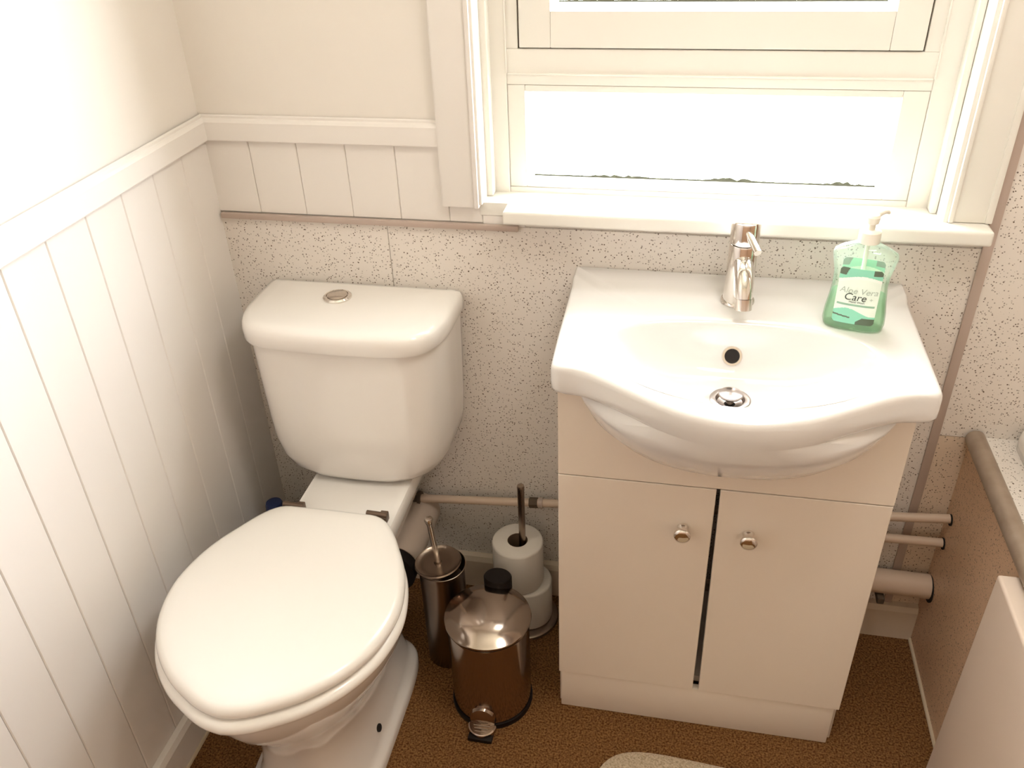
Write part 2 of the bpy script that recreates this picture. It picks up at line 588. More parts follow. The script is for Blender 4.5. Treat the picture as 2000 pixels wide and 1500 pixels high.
# ------------------------------------------------------------------ fill lamp, added out of frame to brighten the upper room
lamp = thing('fill_lamp', 'unseen fill lamp added under the bathroom ceiling', 'lamp', (1.30, -0.70, ZC))
M_opal = mat('fill_lamp_opal', (0.9, 0.85, 0.75), 0.3)
obj('fill_lamp_base', lathe([(0, ZC), (0.09, ZC), (0.09, ZC - .02), (0, ZC - .02)], (1.15, -1.55, 0)), M_gloss, lamp)  # fixture added to go with the fill light, never in view
obj('fill_lamp_shade', lathe([(0.0, ZC - .02), (0.13, ZC - .02), (0.14, ZC - .04), (0.12, ZC - .07), (0.07, ZC - .085), (0, ZC - .09)], (1.15, -1.55, 0)), M_opal, lamp)
pl = bpy.data.lights.new('fill_light', 'AREA')  # added fill light, set apart from the fixture
pl.shape = 'DISK'
pl.size = 0.34
pl.energy = FILL
pl.color = FILL_COL
plo = bpy.data.objects.new('fill_light', pl)
C.objects.link(plo)
plo.location = (1.30, -0.70, ZC - .1)

# ------------------------------------------------------------------ toilet
TX = 0.295
toilet = thing('toilet', 'white close-coupled ceramic toilet with its lid down, in the panelled corner', 'toilet', (TX, -0.4, 0))
half = [(-0.326, 0.0), (-0.327, 0.06), (-0.329, 0.098), (-0.345, 0.124), (-0.370, 0.144), (-0.40, 0.162), (-0.45, 0.189), (-0.50, 0.206), (-0.555, 0.2145),
        (-0.61, 0.209), (-0.66, 0.193), (-0.71, 0.163), (-0.755, 0.118), (-0.788, 0.065), (-0.803, 0.03), (-0.808, 0.0)]
sm = crom(half, 6)
egg = [(TX - x, y) for y, x in sm] + [(TX + x, y) for y, x in sm[-2:0:-1]]     # counter-clockwise seen from above
NT = 120
egg = resample(egg, NT)
def egg_ring(d, z, dy=0.0):
    cx_, cy_ = TX, -0.56
    if d <= 0.013:
        return [(p[0], p[1] + dy, z) for p in inset(egg, d)]
    base = inset(egg, 0.013)
    f_ = 1 - (d - 0.013) / 0.20
    return [(cx_ + (p[0] - cx_) * f_, cy_ + (p[1] - cy_) * f_ + dy, z) for p in base]
lid_b = 0.468
rings = [egg_ring(0.012, lid_b), egg_ring(0.004, lid_b + .001), egg_ring(0.0005, lid_b + .005), egg_ring(0.0, lid_b + .011), egg_ring(0.0015, lid_b + .017),
         egg_ring(0.006, lid_b + .0225), egg_ring(0.013, lid_b + .0255), egg_ring(0.03, lid_b + .027), egg_ring(0.06, lid_b + .0275), egg_ring(0.10, lid_b + .0275)]
tl_ = obj('toilet_lid', loft(rings), M_seat, toilet, angle=60)
rings = [egg_ring(0.012, 0.440, -.004), egg_ring(0.002, 0.441, -.006), egg_ring(-0.0035, 0.446, -.006), egg_ring(-0.005, 0.452, -.006), egg_ring(-0.0035, 0.459, -.006), egg_ring(0.001, 0.464, -.006), egg_ring(0.010, 0.4665, -.006)]
bm = loft(rings)
obj('toilet_seat', bm, M_seat, toilet, angle=60)
# pan: foot, trunk, bowl
def pan_ring(k, z, yb, yf, hw, p=3.2):
    """k = 0 rounded rectangle foot, 1 egg-shaped rim"""
    eb = min(q[1] for q in egg)
    et = max(q[1] for q in egg)
    ew = max(q[0] for q in egg) - TX
    s = resample(sup(TX, (yb + yf) / 2, hw, (yb - yf) / 2, p, 200), NT)
    # same start: top centre, counter-clockwise
    k0 = max(range(NT), key=lambda i: s[i][1] - abs(s[i][0] - TX) * .5)
    s = s[k0:] + s[:k0]
    out = []
    for i in range(NT):
        ex = TX + (egg[i][0] - TX) * hw / ew
        ey = yf + (egg[i][1] - eb) / (et - eb) * (yb - yf)
        out.append((s[i][0] * (1 - k) + ex * k, s[i][1] * (1 - k) + ey * k, z))
    return out
R = [pan_ring(0, 0.0, -0.235, -0.690, 0.1315, 5), pan_ring(0, 0.018, -0.235, -0.690, 0.1315, 5), pan_ring(0, 0.027, -0.238, -0.686, 0.127, 5),
     pan_ring(0, 0.033, -0.24, -0.680, 0.1195, 4.5), pan_ring(0, 0.05, -0.24, -0.676, 0.1135, 4), pan_ring(0.05, 0.10, -0.24, -0.670, 0.1035, 3.6), pan_ring(0.2, 0.17, -0.24, -0.672, 0.1045, 3.2),
     pan_ring(0.45, 0.23, -0.25, -0.690, 0.122), pan_ring(0.7, 0.285, -0.26, -0.722, 0.148), pan_ring(0.9, 0.335, -0.275, -0.757, 0.177), pan_ring(1, 0.38, -0.29, -0.780, 0.195),
     pan_ring(1, 0.415, -0.305, -0.792, 0.203), pan_ring(1, 0.430, -0.312, -0.795, 0.204), pan_ring(1, 0.4385, -0.318, -0.791, 0.200), pan_ring(1, 0.4395, -0.33, -0.76, 0.17)]
bm = loft(R)
# neck and deck under the cistern
def deck(z, hwf, hwb, yf, yb, rr=0.012):
    poly = [(TX + .012 + hwb, yb), (TX + .012 - hwb, yb), (TX + .012 - hwf, yf), (TX + .012 + hwf, yf)]
    return z3(poly, z)
t = bmesh.new()
dk = [deck(0.305, 0.07, 0.06, -0.34, -0.10), deck(0.36, 0.09, 0.085, -0.37, -0.05), deck(0.40, 0.100, 0.100, -0.385, -0.03), deck(0.425, 0.111, 0.110, -0.40, -0.02),
      deck(0.452, 0.111, 0.110, -0.40, -0.02), deck(0.457, 0.107, 0.106, -0.395, -0.024)]
loft(dk, bm=t)
bmesh.ops.bevel(t, geom=[ed for ed in t.edges if abs(ed.verts[0].co.z - ed.verts[1].co.z) > .004], offset=0.012, segments=3, affect='EDGES')
merge(bm, t)
pan = obj('pan', bm, M_ceramic, toilet, angle=50)
bm = lathe([(0.0, -.006), (0.0085, -.006), (0.0085, 0.0012), (0.0, 0.0014)], (0, 0, 0), 24)
bmesh.ops.rotate(bm, verts=bm.verts, matrix=Matrix.Rotation(math.radians(74), 3, 'Y'))
bmesh.ops.translate(bm, vec=(0.4062, -0.510, 0.070), verts=bm.verts)
obj('fixing_hole', bm, M_dark, pan)
for hx in (0.205, 0.384):
    bm = bmesh.new()
    tube([(hx - .022, -0.312, 0.4745), (hx + .022, -0.314, 0.4745)], 0.0065, 14, bm)
    box(bm, hx + .004, hx + .020, -0.318, -0.300, 0.456, 0.476, 0.002)
    obj('hinge', bm, M_hinge, toilet)
# cistern
CXC = 0.298
def tank_plan(hw, yf, ys, n=120, cr_=0.075, bow=0.006):
    pts = [(hw, -0.006), (hw, -0.02), (hw * 1.0, ys)]
    half_ = [(0.0, -0.006), (hw - 0.008, -0.006), (hw, -0.014), (hw, (ys - 0.014) / 2), (hw - .002, ys), (hw - .012, ys - (ys - yf) * .42), (hw - .034, ys - (ys - yf) * .74),
             (hw - .066, ys - (ys - yf) * .90), (hw * .45, yf + .003), (hw * .2, yf + .0005), (0.0, yf)]
    p = []
    lin = half_[:4]
    cur = crom(half_[3:], 8)
    h = lin[:3] + cur
    poly = [(CXC - x, y) for x, y in h] + [(CXC + x, y) for x, y in h[-2:0:-1]]
    return resample(poly, n)
tk = []
for z, hw, yf, ys_ in ((0.459, 0.120, -0.185, -0.10), (0.462, 0.140, -0.198, -0.11), (0.470, 0.160, -0.208, -0.118), (0.485, 0.177, -0.215, -0.122), (0.51, 0.189, -0.219, -0.125), (0.55, 0.197, -0.222, -0.125),
                      (0.60, 0.200, -0.223, -0.125), (0.70, 0.203, -0.224, -0.125), (0.793, 0.205, -0.225, -0.125)):
    tk.append(z3(tank_plan(hw, yf, ys_), z))
cistern = obj('cistern', loft(tk), M_ceramic, toilet, angle=50)
lp = tank_plan(0.2125, -0.240, -0.130)
def lr(d, z):
    if d <= 0.007:
        return z3(inset(lp, d), z)
    f_ = 1 - (d - 0.006) / 0.11
    return [(CXC + (p[0] - CXC) * f_, -0.12 + (p[1] + 0.12) * f_, z) for p in inset(lp, 0.006)]
clid = obj('cistern_lid', loft([lr(0.009, 0.7935), lr(0.002, 0.794), lr(0.0, 0.798), lr(0.0, 0.818), lr(0.002, 0.826), lr(0.006, 0.832), lr(0.013, 0.8365), lr(0.025, 0.8385), lr(0.05, 0.839)]), M_ceramic, toilet, angle=55)
bc = (0.268, -0.088, 0.839)
fb = obj('flush_button', lathe([(0.0, 0), (0.029, 0), (0.029, 0.003), (0.026, 0.0055), (0.0225, 0.0055), (0.0215, 0.003), (0, 0.003)], bc), M_chrome, clid)
bm = lathe([(0.0, 0.003), (0.0205, 0.003), (0.0205, 0.0062), (0.019, 0.0072), (0, 0.0075)], bc)
obj('push_plate', bm, M_nickel, clid)

# ------------------------------------------------------------------ vanity unit
VX0, VX1, VY = 0.755, 1.3225, -0.340
unit = thing('vanity_unit', 'cream two-door vanity cabinet under the white basin', 'cabinet', ((VX0 + VX1) / 2, -0.2, 0))
bm = bmesh.new()
box(bm, VX0, VX0 + .016, VY + .018, -0.064, 0.0, 0.832)
box(bm, VX1 - .016, VX1, VY + .018, -0.064, 0.0, 0.832)
box(bm, VX0 + .016, VX1 - .016, VY + .03, -0.064, 0.105, 0.121)
obj('carcass', bm, M_unit, unit, smooth=False)
# fascia board, cut along the belly of the basin so nothing clips
cq = [(0.0, 0.713), (0.10, 0.718), (0.16, 0.735), (0.19, 0.757), (0.215, 0.785), (0.235, 0.812), (0.255, 0.831), (0.2875, 0.838)]
cut = [(1.045 - x, z) for x, z in cq[::-1]] + [(1.045 + x, z) for x, z in cq[1:]]
cut[0], cut[-1] = (VX0, 0.838), (VX1, 0.838)
fp = [(VX0, 0.6475)] + [(VX1, 0.6475)] + [p for p in cut[::-1]]
obj('fascia', loft([[(x, y, z) for x, z in fp] for y in (VY, VY + .017)]), M_unit, unit, smooth=False)
obj('plinth', bx(VX0 + .004, VX1 - .008, VY + .003, VY + .0178, 0.0, 0.1115, 0.003), M_unit, unit)
def door(x0, x1, z0, z1, kx, tilt=0.0):
    b = bx(x0, x1, VY, VY + .017, z0, z1, 0.0012, 1)
    for v in b.verts:
        if tilt:
            v.co.x += tilt * (z1 - v.co.z) if v.co.x < (x0 + x1) / 2 else 0
    d = obj('door', b, M_unit, unit)
    k = lathe([(0, 0), (0.0095, 0), (0.0105, 0.002), (0.0095, 0.006), (0.0065, 0.010), (0.0065, 0.014), (0.011, 0.017), (0.0148, 0.0205), (0.0155, 0.024), (0.0145, 0.0275), (0.010, 0.0295), (0, 0.030)],
              (kx, VY, 0.5525), 32, 'y')
    obj('knob', k, M_chrome, d, angle=60)
door(VX0, 1.0330, 0.1125, 0.6445, 0.9815)
door(1.0400, VX1, 0.1125, 0.6445, 1.0965, 0.010)
bm = tube([(1.031, VY - .0006, 0.7005), (1.0335, VY - .0008, 0.694), (1.034, VY - .0006, 0.686)], [0.0003, 0.0006, 0.0003], 6)
obj('scuff', bm, M_dark, unit)

# ------------------------------------------------------------------ basin
basin = thing('wash_basin', 'white ceramic wash basin with bowed front on the vanity cabinet', 'basin', (1.045, -0.2, 0.83))
DC = (1.0405, -0.288)
cl = [(0.7395, -0.004), (0.7405, -0.12), (0.7425, -0.25), (0.745, -0.340)]
fr = crom([(0.745, -0.340), (0.7470, -0.3615), (0.7560, -0.3705), (0.776, -0.3735), (0.802, -0.380), (0.835, -0.397), (0.880, -0.4255), (0.930, -0.4565), (0.985, -0.4795), (1.045, -0.4885),
           (1.105, -0.4795), (1.160, -0.4565), (1.210, -0.4255), (1.255, -0.397), (1.288, -0.380), (1.314, -0.3735), (1.334, -0.3705), (1.343, -0.3615), (1.345, -0.340)], 8)
crr = [(1.345, -0.25), (1.3445, -0.12), (1.344, -0.004)]
outline = cl[:-1] + fr + crr                              # counter-clockwise from above (left side down, along the front, up the right)
def ray_hit(poly, c, ang):
    dx, dy = math.cos(ang), math.sin(ang)
    best = None
    n = len(poly)
    for i in range(n):
        p, q = poly[i], poly[(i + 1) % n]
        ex, ey = q[0] - p[0], q[1] - p[1]
        den = dx * ey - dy * ex
        if abs(den) < 1e-12:
            continue
        t = ((p[0] - c[0]) * ey - (p[1] - c[1]) * ex) / den
        s = ((p[0] - c[0]) * dy - (p[1] - c[1]) * dx) / den
        if t > 0 and -1e-9 <= s <= 1 + 1e-9:
            best = t if best is None else max(best, t)
    return (c[0] + dx * best, c[1] + dy * best)
angs = [2 * PI * i / 300 for i in range(300)]
for cx_, cy_ in (outline[0], outline[-1]):
    angs.append(math.atan2(cy_ - DC[1], cx_ - DC[0]) % (2 * PI))
angs = sorted(set(round(t, 6) for t in angs))
OUT = [ray_hit(outline, DC, t) for t in angs]
def bowl_pt(ang):
    """D-shaped bowl rim about DC"""
    poly = bowl_poly
    return ray_hit(poly, DC, ang)
bowl_poly = []
for i in range(240):
    t = 2 * PI * i / 240
    c, s = math.cos(t), math.sin(t)
    p, b = (2.7, 0.116) if s >= 0 else (1.85, 0.145)
    bowl_poly.append((1.046 + 0.226 * math.copysign(abs(c) ** (2 / p), c), -0.299 + b * math.copysign(abs(s) ** (2 / p), s)))
BOWL = [bowl_pt(t) for t in angs]
ZB = 0.890
def lerp2(p, q, t):
    return (p[0] + (q[0] - p[0]) * t, p[1] + (q[1] - p[1]) * t)
def sstep(t):
    t = max(0, min(1, t))
    return t * t * (3 - 2 * t)
def ztop(p):
    return ZB + 0.009 * sstep((p[1] + 0.066) / 0.018) - 0.0015 * sstep((-p[1] - .33) / .1)
def oin(d):
    return [(DC[0] + (p[0] - DC[0]) * (1 - d / math.hypot(p[0] - DC[0], p[1] - DC[1])), DC[1] + (p[1] - DC[1]) * (1 - d / math.hypot(p[0] - DC[0], p[1] - DC[1]))) for p in OUT]
def oin_soft(d_side, d_mid):
    out = []
    for p, q0, q1 in zip(OUT, oin(d_side), oin(d_mid)):
        f_ = (1 - sstep((abs(p[0] - 1.045) - 0.09) / 0.16)) if p[1] < -.36 else 0
        out.append(lerp2(q0, q1, f_))
    return out
def oring(d, dz):
    return [(p[0], p[1], ztop(q) + dz) for p, q in zip(oin(d), OUT)]
rings = []
# underside belly (from below up)
def belly(z, hw, yf, yb=-0.03, p=2.3):
    out = []
    for ang in angs:
        pl_ = []
        out.append(ang)
    poly = []
    for i in range(200):
        t = 2 * PI * i / 200
        c, s = math.cos(t), math.sin(t)
        cy = -0.20
        b = (yb - cy) if s >= 0 else (cy - yf)
        pp = 4 if s >= 0 else p
        poly.append((1.045 + hw * math.copysign(abs(c) ** (2 / pp), c), cy + b * math.copysign(abs(s) ** (2 / pp), s)))
    return [(*ray_hit(poly, (1.045, -0.2), t), z) for t in angs]
rings += [belly(0.692, 0.10, -0.30, -.10), belly(0.698, 0.155, -0.345, -.09), belly(0.715, 0.200, -0.392, -.08), belly(0.74, 0.230, -0.424, -.08), belly(0.77, 0.262, -0.4500, -.08, 2.2), belly(0.80, 0.279, -0.4695, -.075, 2.1),
          belly(0.822, 0.2925, -0.4795, -.07, 2.0)]
rings += [[(p[0], p[1], 0.8375) for p in oin_soft(0.010, 0.0048)], [(p[0], p[1], 0.840) for p in oin_soft(0.004, 0.0040)], [(p[0], p[1], 0.846) for p in oin_soft(0.0005, 0.0026)], [(p[0], p[1], 0.858) for p in OUT]]
rings += [oring(0.0, -0.012), oring(0.0012, -0.006), oring(0.004, -0.0022), oring(0.009, 0.0)]
for t in (0.25, 0.5, 0.75, 0.9):
    i9 = oin(0.009)
    rings.append([(*lerp2(p, q, t), ztop(lerp2(p, q, t))) for p, q in zip(i9, BOWL)])
rings.append([(*lerp2(DC, q, 1.012), ZB - .0006) for q in BOWL])
DEP = 0.090
ZD = ZB - DEP
def bexp(g_):
    q_ = math.sin(g_)
    return 2.8 + 2.9 * q_ ** 1.5 if q_ > 0 else 2.8 + 1.1 * q_
for t in (0.985, 0.955, 0.91, 0.86, 0.80, 0.72, 0.62, 0.52, 0.42, 0.32, 0.22):
    rings.append([(*lerp2(DC, q, t), ZB - 0.001 - (DEP - .001) * (1 - t ** bexp(g_)) ** 0.95) for q, g_ in zip(BOWL, angs)])
k = 0.030
rings.append([(DC[0] + k * math.cos(t), DC[1] + k * math.sin(t), ZD - .0005) for t in angs])
rings.append([(DC[0] + .024 * math.cos(t), DC[1] + .024 * math.sin(t), ZD - .012) for t in angs])
bowl = obj('bowl', loft(rings), M_basin, basin, angle=70)
# drain: flange ring, dark gap, domed plug
dr = (DC[0], DC[1], ZD)
obj('drain_flange', lathe([(0.0, -.010), (0.019, -.010), (0.0225, -0.002), (0.0245, 0.0016), (0.031, 0.0022), (0.034, 0.0008), (0.034, -.001), (0.0, -.012)], dr), M_flange, bowl)
bm = lathe([(0.0, -.0095), (0.0195, -.0095), (0.0195, -.009), (0, -.009)], dr)
obj('drain_throat', bm, M_dark, bowl)
obj('plug', lathe([(0.0, -.009), (0.006, -.009), (0.006, 0.006), (0.0185, 0.007), (0.0205, 0.010), (0.0195, 0.0125), (0.012, 0.0145), (0, 0.0155)], dr), M_flange, bowl)
# overflow on the back wall of the bowl
def oriented(bm, nrm, at):
    q = Vector((0, 0, 1)).rotation_difference(Vector(nrm).normalized())
    bmesh.ops.rotate(bm, verts=bm.verts, matrix=q.to_matrix())
    bmesh.ops.translate(bm, vec=at, verts=bm.verts)
    return bm
OV = (1.0415, -0.2000, 0.8330)
on = (0, -0.88, 0.47)
obj('overflow_ring', oriented(lathe([(0.0115, -.006), (0.0115, .002), (0.013, .004), (0.0165, .004), (0.0178, .002), (0.0178, -.006)], n=40), on, OV), M_chrome, bowl)
obj('overflow_hole', oriented(lathe([(0, -.002), (0.0117, -.002), (0.0117, .0005), (0, .0005)], n=32), on, OV), M_dark, bowl)

# ------------------------------------------------------------------ tap
TP = (1.046, -0.100)
tap = thing('mixer_tap', 'chrome single-lever mixer tap on the back of the basin', 'tap', (TP[0], TP[1], ZB))
zt = ZB
obj('base_ring', lathe([(0, zt - .0005), (0.0295, zt - .0005), (0.0305, zt + .002), (0.0295, zt + .005), (0.026, zt + .0065), (0, zt + .0065)], (TP[0], TP[1], 0)), M_chrome, tap)
obj('tap_body', lathe([(0, zt + .006), (0.0265, zt + .006), (0.0255, zt + .03), (0.0245, zt + .11), (0.0235, zt + .113), (0, zt + .113)], (TP[0], TP[1], 0)), M_chrome, tap)
cap = obj('lever_cap', lathe([(0, zt + .1135), (0.0225, zt + .1135), (0.025, zt + .116), (0.0252, zt + .150), (0.0240, zt + .1545), (0.021, zt + .156), (0, zt + .1565)], (TP[0], TP[1], 0)), M_chrome, tap)
lv = [(TP[0] + .004, TP[1] - .022, zt + .140), (TP[0] + .010, TP[1] - .036, zt + .133), (TP[0] + .020, TP[1] - .060, zt + .1215)]
obj('lever', tube(lv, [0.0055, 0.0062, 0.0068], 16), M_chrome, cap)
sp = crom([(TP[0] + .001, TP[1] - .010, zt + .082), (TP[0] + .002, TP[1] - .030, zt + .081), (TP[0] + .003, TP[1] - .050, zt + .074), (TP[0] + .004, TP[1] - .066, zt + .060), (TP[0] + .005, TP[1] - .074, zt + .042)], 6)
spo = obj('spout', tube(sp, [0.017 - 0.003 * i / (len(sp) - 1) for i in range(len(sp))], 24), M_chrome, tap)
obj('aerator', tube([(TP[0] + .005, TP[1] - .0735, zt + .043), (TP[0] + .0056, TP[1] - .078, zt + .024)], 0.0148, 28), M_nickel, spo)

# ------------------------------------------------------------------ soap dispenser
soap = thing('soap_dispenser', 'clear pump bottle half full of green hand wash on the basin deck', 'soap dispenser', (1.2345, -0.167, ZB + .0005), math.radians(-13))
secs = [(0.0, 0.043, 0.019), (0.003, 0.0475, 0.0225), (0.012, 0.0500, 0.0245), (0.03, 0.0490, 0.0245), (0.055, 0.0455, 0.0230), (0.08, 0.0430, 0.0220), (0.100, 0.0440, 0.0215), (0.118, 0.0480, 0.0215), (0.130, 0.0505, 0.0205),
        (0.137, 0.0490, 0.0190), (0.144, 0.0380, 0.0165), (0.150, 0.0230, 0.0145), (0.153, 0.0160, 0.0135), (0.160, 0.0150, 0.0130)]
def sec_at(z):
    for (z0, a0, b0), (z1, a1, b1) in zip(secs, secs[1:]):
        if z0 <= z <= z1:
            t = (z - z0) / (z1 - z0)
            return a0 + (a1 - a0) * t, b0 + (b1 - b0) * t
    return secs[-1][1:]
SP_ = 2.6
zs_ = sorted(set([s[0] for s in secs] + [i * .006 for i in range(1, 25)]))
obj('bottle', loft([z3(sup(0, 0, *sec_at(z), SP_, 56), z) for z in zs_]), M_bottle, soap, local=True, angle=60)
zl = [0.003, 0.008, 0.015, 0.03, 0.045, 0.060, 0.0635, 0.064]
def liq(z):
    A_, B_ = sec_at(z)
    return A_ - .0022, B_ - .0022
obj('liquid', loft([z3(sup(0, 0, *liq(z), SP_, 56), z) for z in zl]), M_liquid, soap, local=True, angle=60)
def front_y(x, z, off):
    A_, B_ = sec_at(z)
    return -(B_) * max(0, 1 - min(1, abs(x) / A_) ** SP_) ** (1 / SP_) - off
LW, LZ0, LZ1 = 0.033, 0.016, 0.114
ML = [mat('label_pale', (0.80, 0.90, 0.80), 0.4), mat('label_green', (0.26, 0.66, 0.47), 0.4), mat('label_dark', (0.09, 0.13, 0.08), 0.4), mat('label_white', (0.92, 0.93, 0.86), 0.4), mat('label_bar', (0.27, 0.46, 0.33), 0.4)]
def label_patch(name, off, back=False):
    nx, nz = 60, 110
    t_ = bmesh.new()
    G = {}
    for i in range(nx + 1):
        for j in range(nz + 1):
            x = -LW + 2 * LW * i / nx
            z = LZ0 + (LZ1 - LZ0) * j / nz
            y = front_y(x, z, off)
            G[i, j] = t_.verts.new((x, -y if back else y, z))
    for i in range(nx):
        for j in range(nz):
            u, v = (i + .5) / nx, (j + .5) / nz
            # rounded corners
            du, dv = max(0, .09 - u, u - .91) / .09, max(0, .06 - v, v - .94) / .06
            if du * du + dv * dv > 1:
                continue
            f = t_.faces.new((G[i, j], G[i + 1, j], G[i + 1, j + 1], G[i, j + 1]))
            k_ = 0
            wav = 0.80 + 0.07 * math.sin((u - .1) * 3.2)
            if v > wav:
                k_ = 1
                if v > .86 and u < .22 - (1 - v) * .5 or (u > .78 and v > .90):
                    k_ = 2
            elif v > wav - .05:
                k_ = 3
            if v < .30:
                k_ = 1 if v < .22 + .06 * math.sin(u * 5) else 0
            if v < .13 and u > .56 and v < .02 + (u - .5) * .5:
                k_ = 2
            if .10 < v < .16 and u < .42 and abs(v - .13 + (u - .2) * .08) < .014:
                k_ = 2
            if .325 < v < .365 and .05 < u < .95:
                k_ = 4
            f.material_index = k_
    for v in [v for v in t_.verts if not v.link_faces]:
        t_.verts.remove(v)
    return obj(name, t_, None, soap, local=True, mats=ML)
lab = label_patch('front_label', 0.0009)
label_patch('back_label', 0.0006, True)
def letters(txt, size, x, z, parent, m, shear=0.0, off=0.0014, name='lettering'):
    cu = bpy.data.curves.new('t', 'FONT')
    cu.body = txt
    cu.size = size
    cu.align_x = 'CENTER'
    cu.shear = shear
    to = bpy.data.objects.new('t', cu)
    C.objects.link(to)
    bpy.context.view_layer.update()
    me = bpy.data.meshes.new_from_object(to.evaluated_get(bpy.context.evaluated_depsgraph_get()))
    t_ = bmesh.new()
    t_.from_mesh(me)
    bpy.data.objects.remove(to)
    bpy.data.meshes.remove(me)
    for v in t_.verts:
        X_, Z_ = x + v.co.x, z + v.co.y
        v.co = (X_, front_y(X_, Z_, off), Z_)
    return obj(name, t_, m, parent, local=True, smooth=False)
M_ink = mat('dark_green_ink', (0.035, 0.05, 0.035), 0.5)
M_ink2 = mat('pale_grey_ink', (0.42, 0.50, 0.42), 0.5)
letters('Aloe Vera', 0.0145, 0.001, 0.0705, lab, M_ink2, 0.2)
letters('Care', 0.0175, -0.003, 0.0585, lab, M_ink, 0.2)
letters('+', 0.010, 0.0225, 0.0590, lab, M_ink2)
letters('Hand Wash', 0.0052, 0.001, 0.0540, lab, M_ink)
# pump: collar, dip tube, head with spout
obj('dip_tube', tube([(0, 0, 0.012), (0, 0, 0.150)], 0.0035, 14), M_pump, soap, local=True)
obj('pump_collar', lathe([(0, 0.1535), (0.0165, 0.1535), (0.0170, 0.156), (0.0168, 0.172), (0.013, 0.1745), (0, 0.175)]), M_pump, soap, local=True)
bm = lathe([(0, 0.170), (0.0060, 0.170), (0.0060, 0.184), (0.0100, 0.186), (0.0110, 0.196), (0.0085, 0.200), (0, 0.201)])
tube([(0, 0, 0.193), (0.006, 0.010, 0.196), (0.013, 0.020, 0.198), (0.019, 0.029, 0.1965), (0.021, 0.032, 0.193)], [0.0055, 0.0048, 0.0040, 0.0034, 0.0030], 12, bm)
obj('pump_head', bm, M_pump, soap, local=True)

# ------------------------------------------------------------------ pedal bin
BX, BY = 0.606, -0.339
binn = thing('pedal_bin', 'small stainless steel pedal bin with domed lid beside the vanity cabinet', 'bin', (BX, BY, 0))
BR = 0.0865
obj('bin_body', lathe([(0, 0.012), (BR - .002, 0.012), (BR - .0015, 0.02), (BR - .001, 0.235), (BR, 0.240), (BR + .001, 0.243), (BR - .003, 0.245), (BR - .004, 0.238), (0, 0.236)], (BX, BY, 0), 72), M_steel_pol, binn, angle=40)
obj('bin_base', lathe([(0, 0), (BR + .001, 0), (BR + .002, 0.004), (BR + .001, 0.013), (0, 0.013)], (BX, BY, 0), 64), M_black, binn)
obj('lid_seal', lathe([(BR - .006, 0.240), (BR + .0005, 0.2455), (BR + .001, 0.251), (BR - .006, 0.2515)], (BX, BY, 0), 64), M_black, binn)
lidprof = [(BR + .003, 0.2485), (BR + .0042, 0.2505), (BR + .0035, 0.2535), (BR - .003, 0.2565), (BR * .85, 0.2625), (BR * .65, 0.2685), (BR * .42, 0.2725), (BR * .2, 0.2742), (0, 0.2748)]
bl = obj('bin_lid', lathe([(BR - .004, 0.2492)] + lidprof, (BX, BY, 0), 72), M_steel_pol, binn, angle=50)
bm = lathe([(0, 0.235), (0.029, 0.235), (0.0305, 0.245), (0.0305, 0.276), (0.028, 0.2795), (0, 0.280)], (BX + .003, BY + .090, 0), 40, sq=(1, .8))
obj('lid_hinge', bm, M_black, binn)
# pedal
bm = bmesh.new()
t = lathe([(0, 0), (0.030, 0), (0.028, 0.008), (0.018, 0.013), (0, 0.015)], n=40)
bmesh.ops.rotate(t, verts=t.verts, matrix=Matrix.Rotation(PI / 2, 3, 'X'))
bmesh.ops.scale(t, vec=(0.95, 1, 1.1), verts=t.verts)
bmesh.ops.translate(t, vec=(BX - .002, BY - BR + .004, 0.032), verts=t.verts)
bmesh.ops.bisect_plane(t, geom=list(t.verts) + list(t.edges) + list(t.faces), plane_co=(0, 0, 0.022), plane_no=(0, 0, 1), clear_inner=True)
obj('pedal_cover', t, M_steel_pol, binn)
poly = [(BX - .002 + 0.030 * math.cos(t_), BY - BR - .006 - 0.028 * abs(math.sin(t_))) for t_ in [PI * i / 24 for i in range(25)]]
ped = obj('pedal', loft([z3(poly, 0.012), z3(poly, 0.0195), z3([(BX - .002 + (p[0] - BX + .002) * .92, p[1] + .002) for p in poly], 0.0215)]), M_steel_pol, binn)
obj('pedal_arm', bx(BX - .028, BX + .024, BY - BR - .037, BY - BR + .01, 0.001, 0.012, 0.003), M_black, ped)
for i in range(3):
    obj('grip_ridge', tube([(BX - .02 + .003 * i, BY - BR - .010 - .007 * i, 0.0218), (BX + .016 - .003 * i, BY - BR - .010 - .007 * i, 0.0218)], 0.0012, 8), M_steel, ped)

# ------------------------------------------------------------------ toilet brush
TB = (0.482, -0.240)
brush = thing('toilet_brush', 'stainless steel toilet brush in its tall holder between toilet and pedal bin', 'toilet brush', (TB[0], TB[1], 0))
obj('holder', lathe([(0, 0.001), (0.047, 0.001), (0.049, 0.004), (0.0495, 0.268), (0.0515, 0.276), (0.0535, 0.284), (0.0520, 0.2845), (0.0475, 0.270), (0.0455, 0.24), (0, 0.22)], (TB[0], TB[1], 0), 56), M_steel, brush, angle=50)
hd = Vector((-0.010, 0.0, 0.30)).normalized()
def tilt(bm, ang, at):
    bmesh.ops.rotate(bm, verts=bm.verts, cent=at, matrix=Matrix.Rotation(ang, 3, 'Y'))
    return bm
hc = (TB[0] - .006, TB[1] - .002, 0)
bm = lathe([(0.0, 0.284), (0.047, 0.285), (0.0505, 0.288), (0.0515, 0.292), (0.0495, 0.2945), (0.0465, 0.2915), (0.030, 0.289), (0.009, 0.2900), (0.0075, 0.296), (0, 0.297)], hc, 56)
sl = obj('splash_lid', tilt(bm, math.radians(-4), (hc[0], hc[1], .285)), M_steel, brush, angle=50)
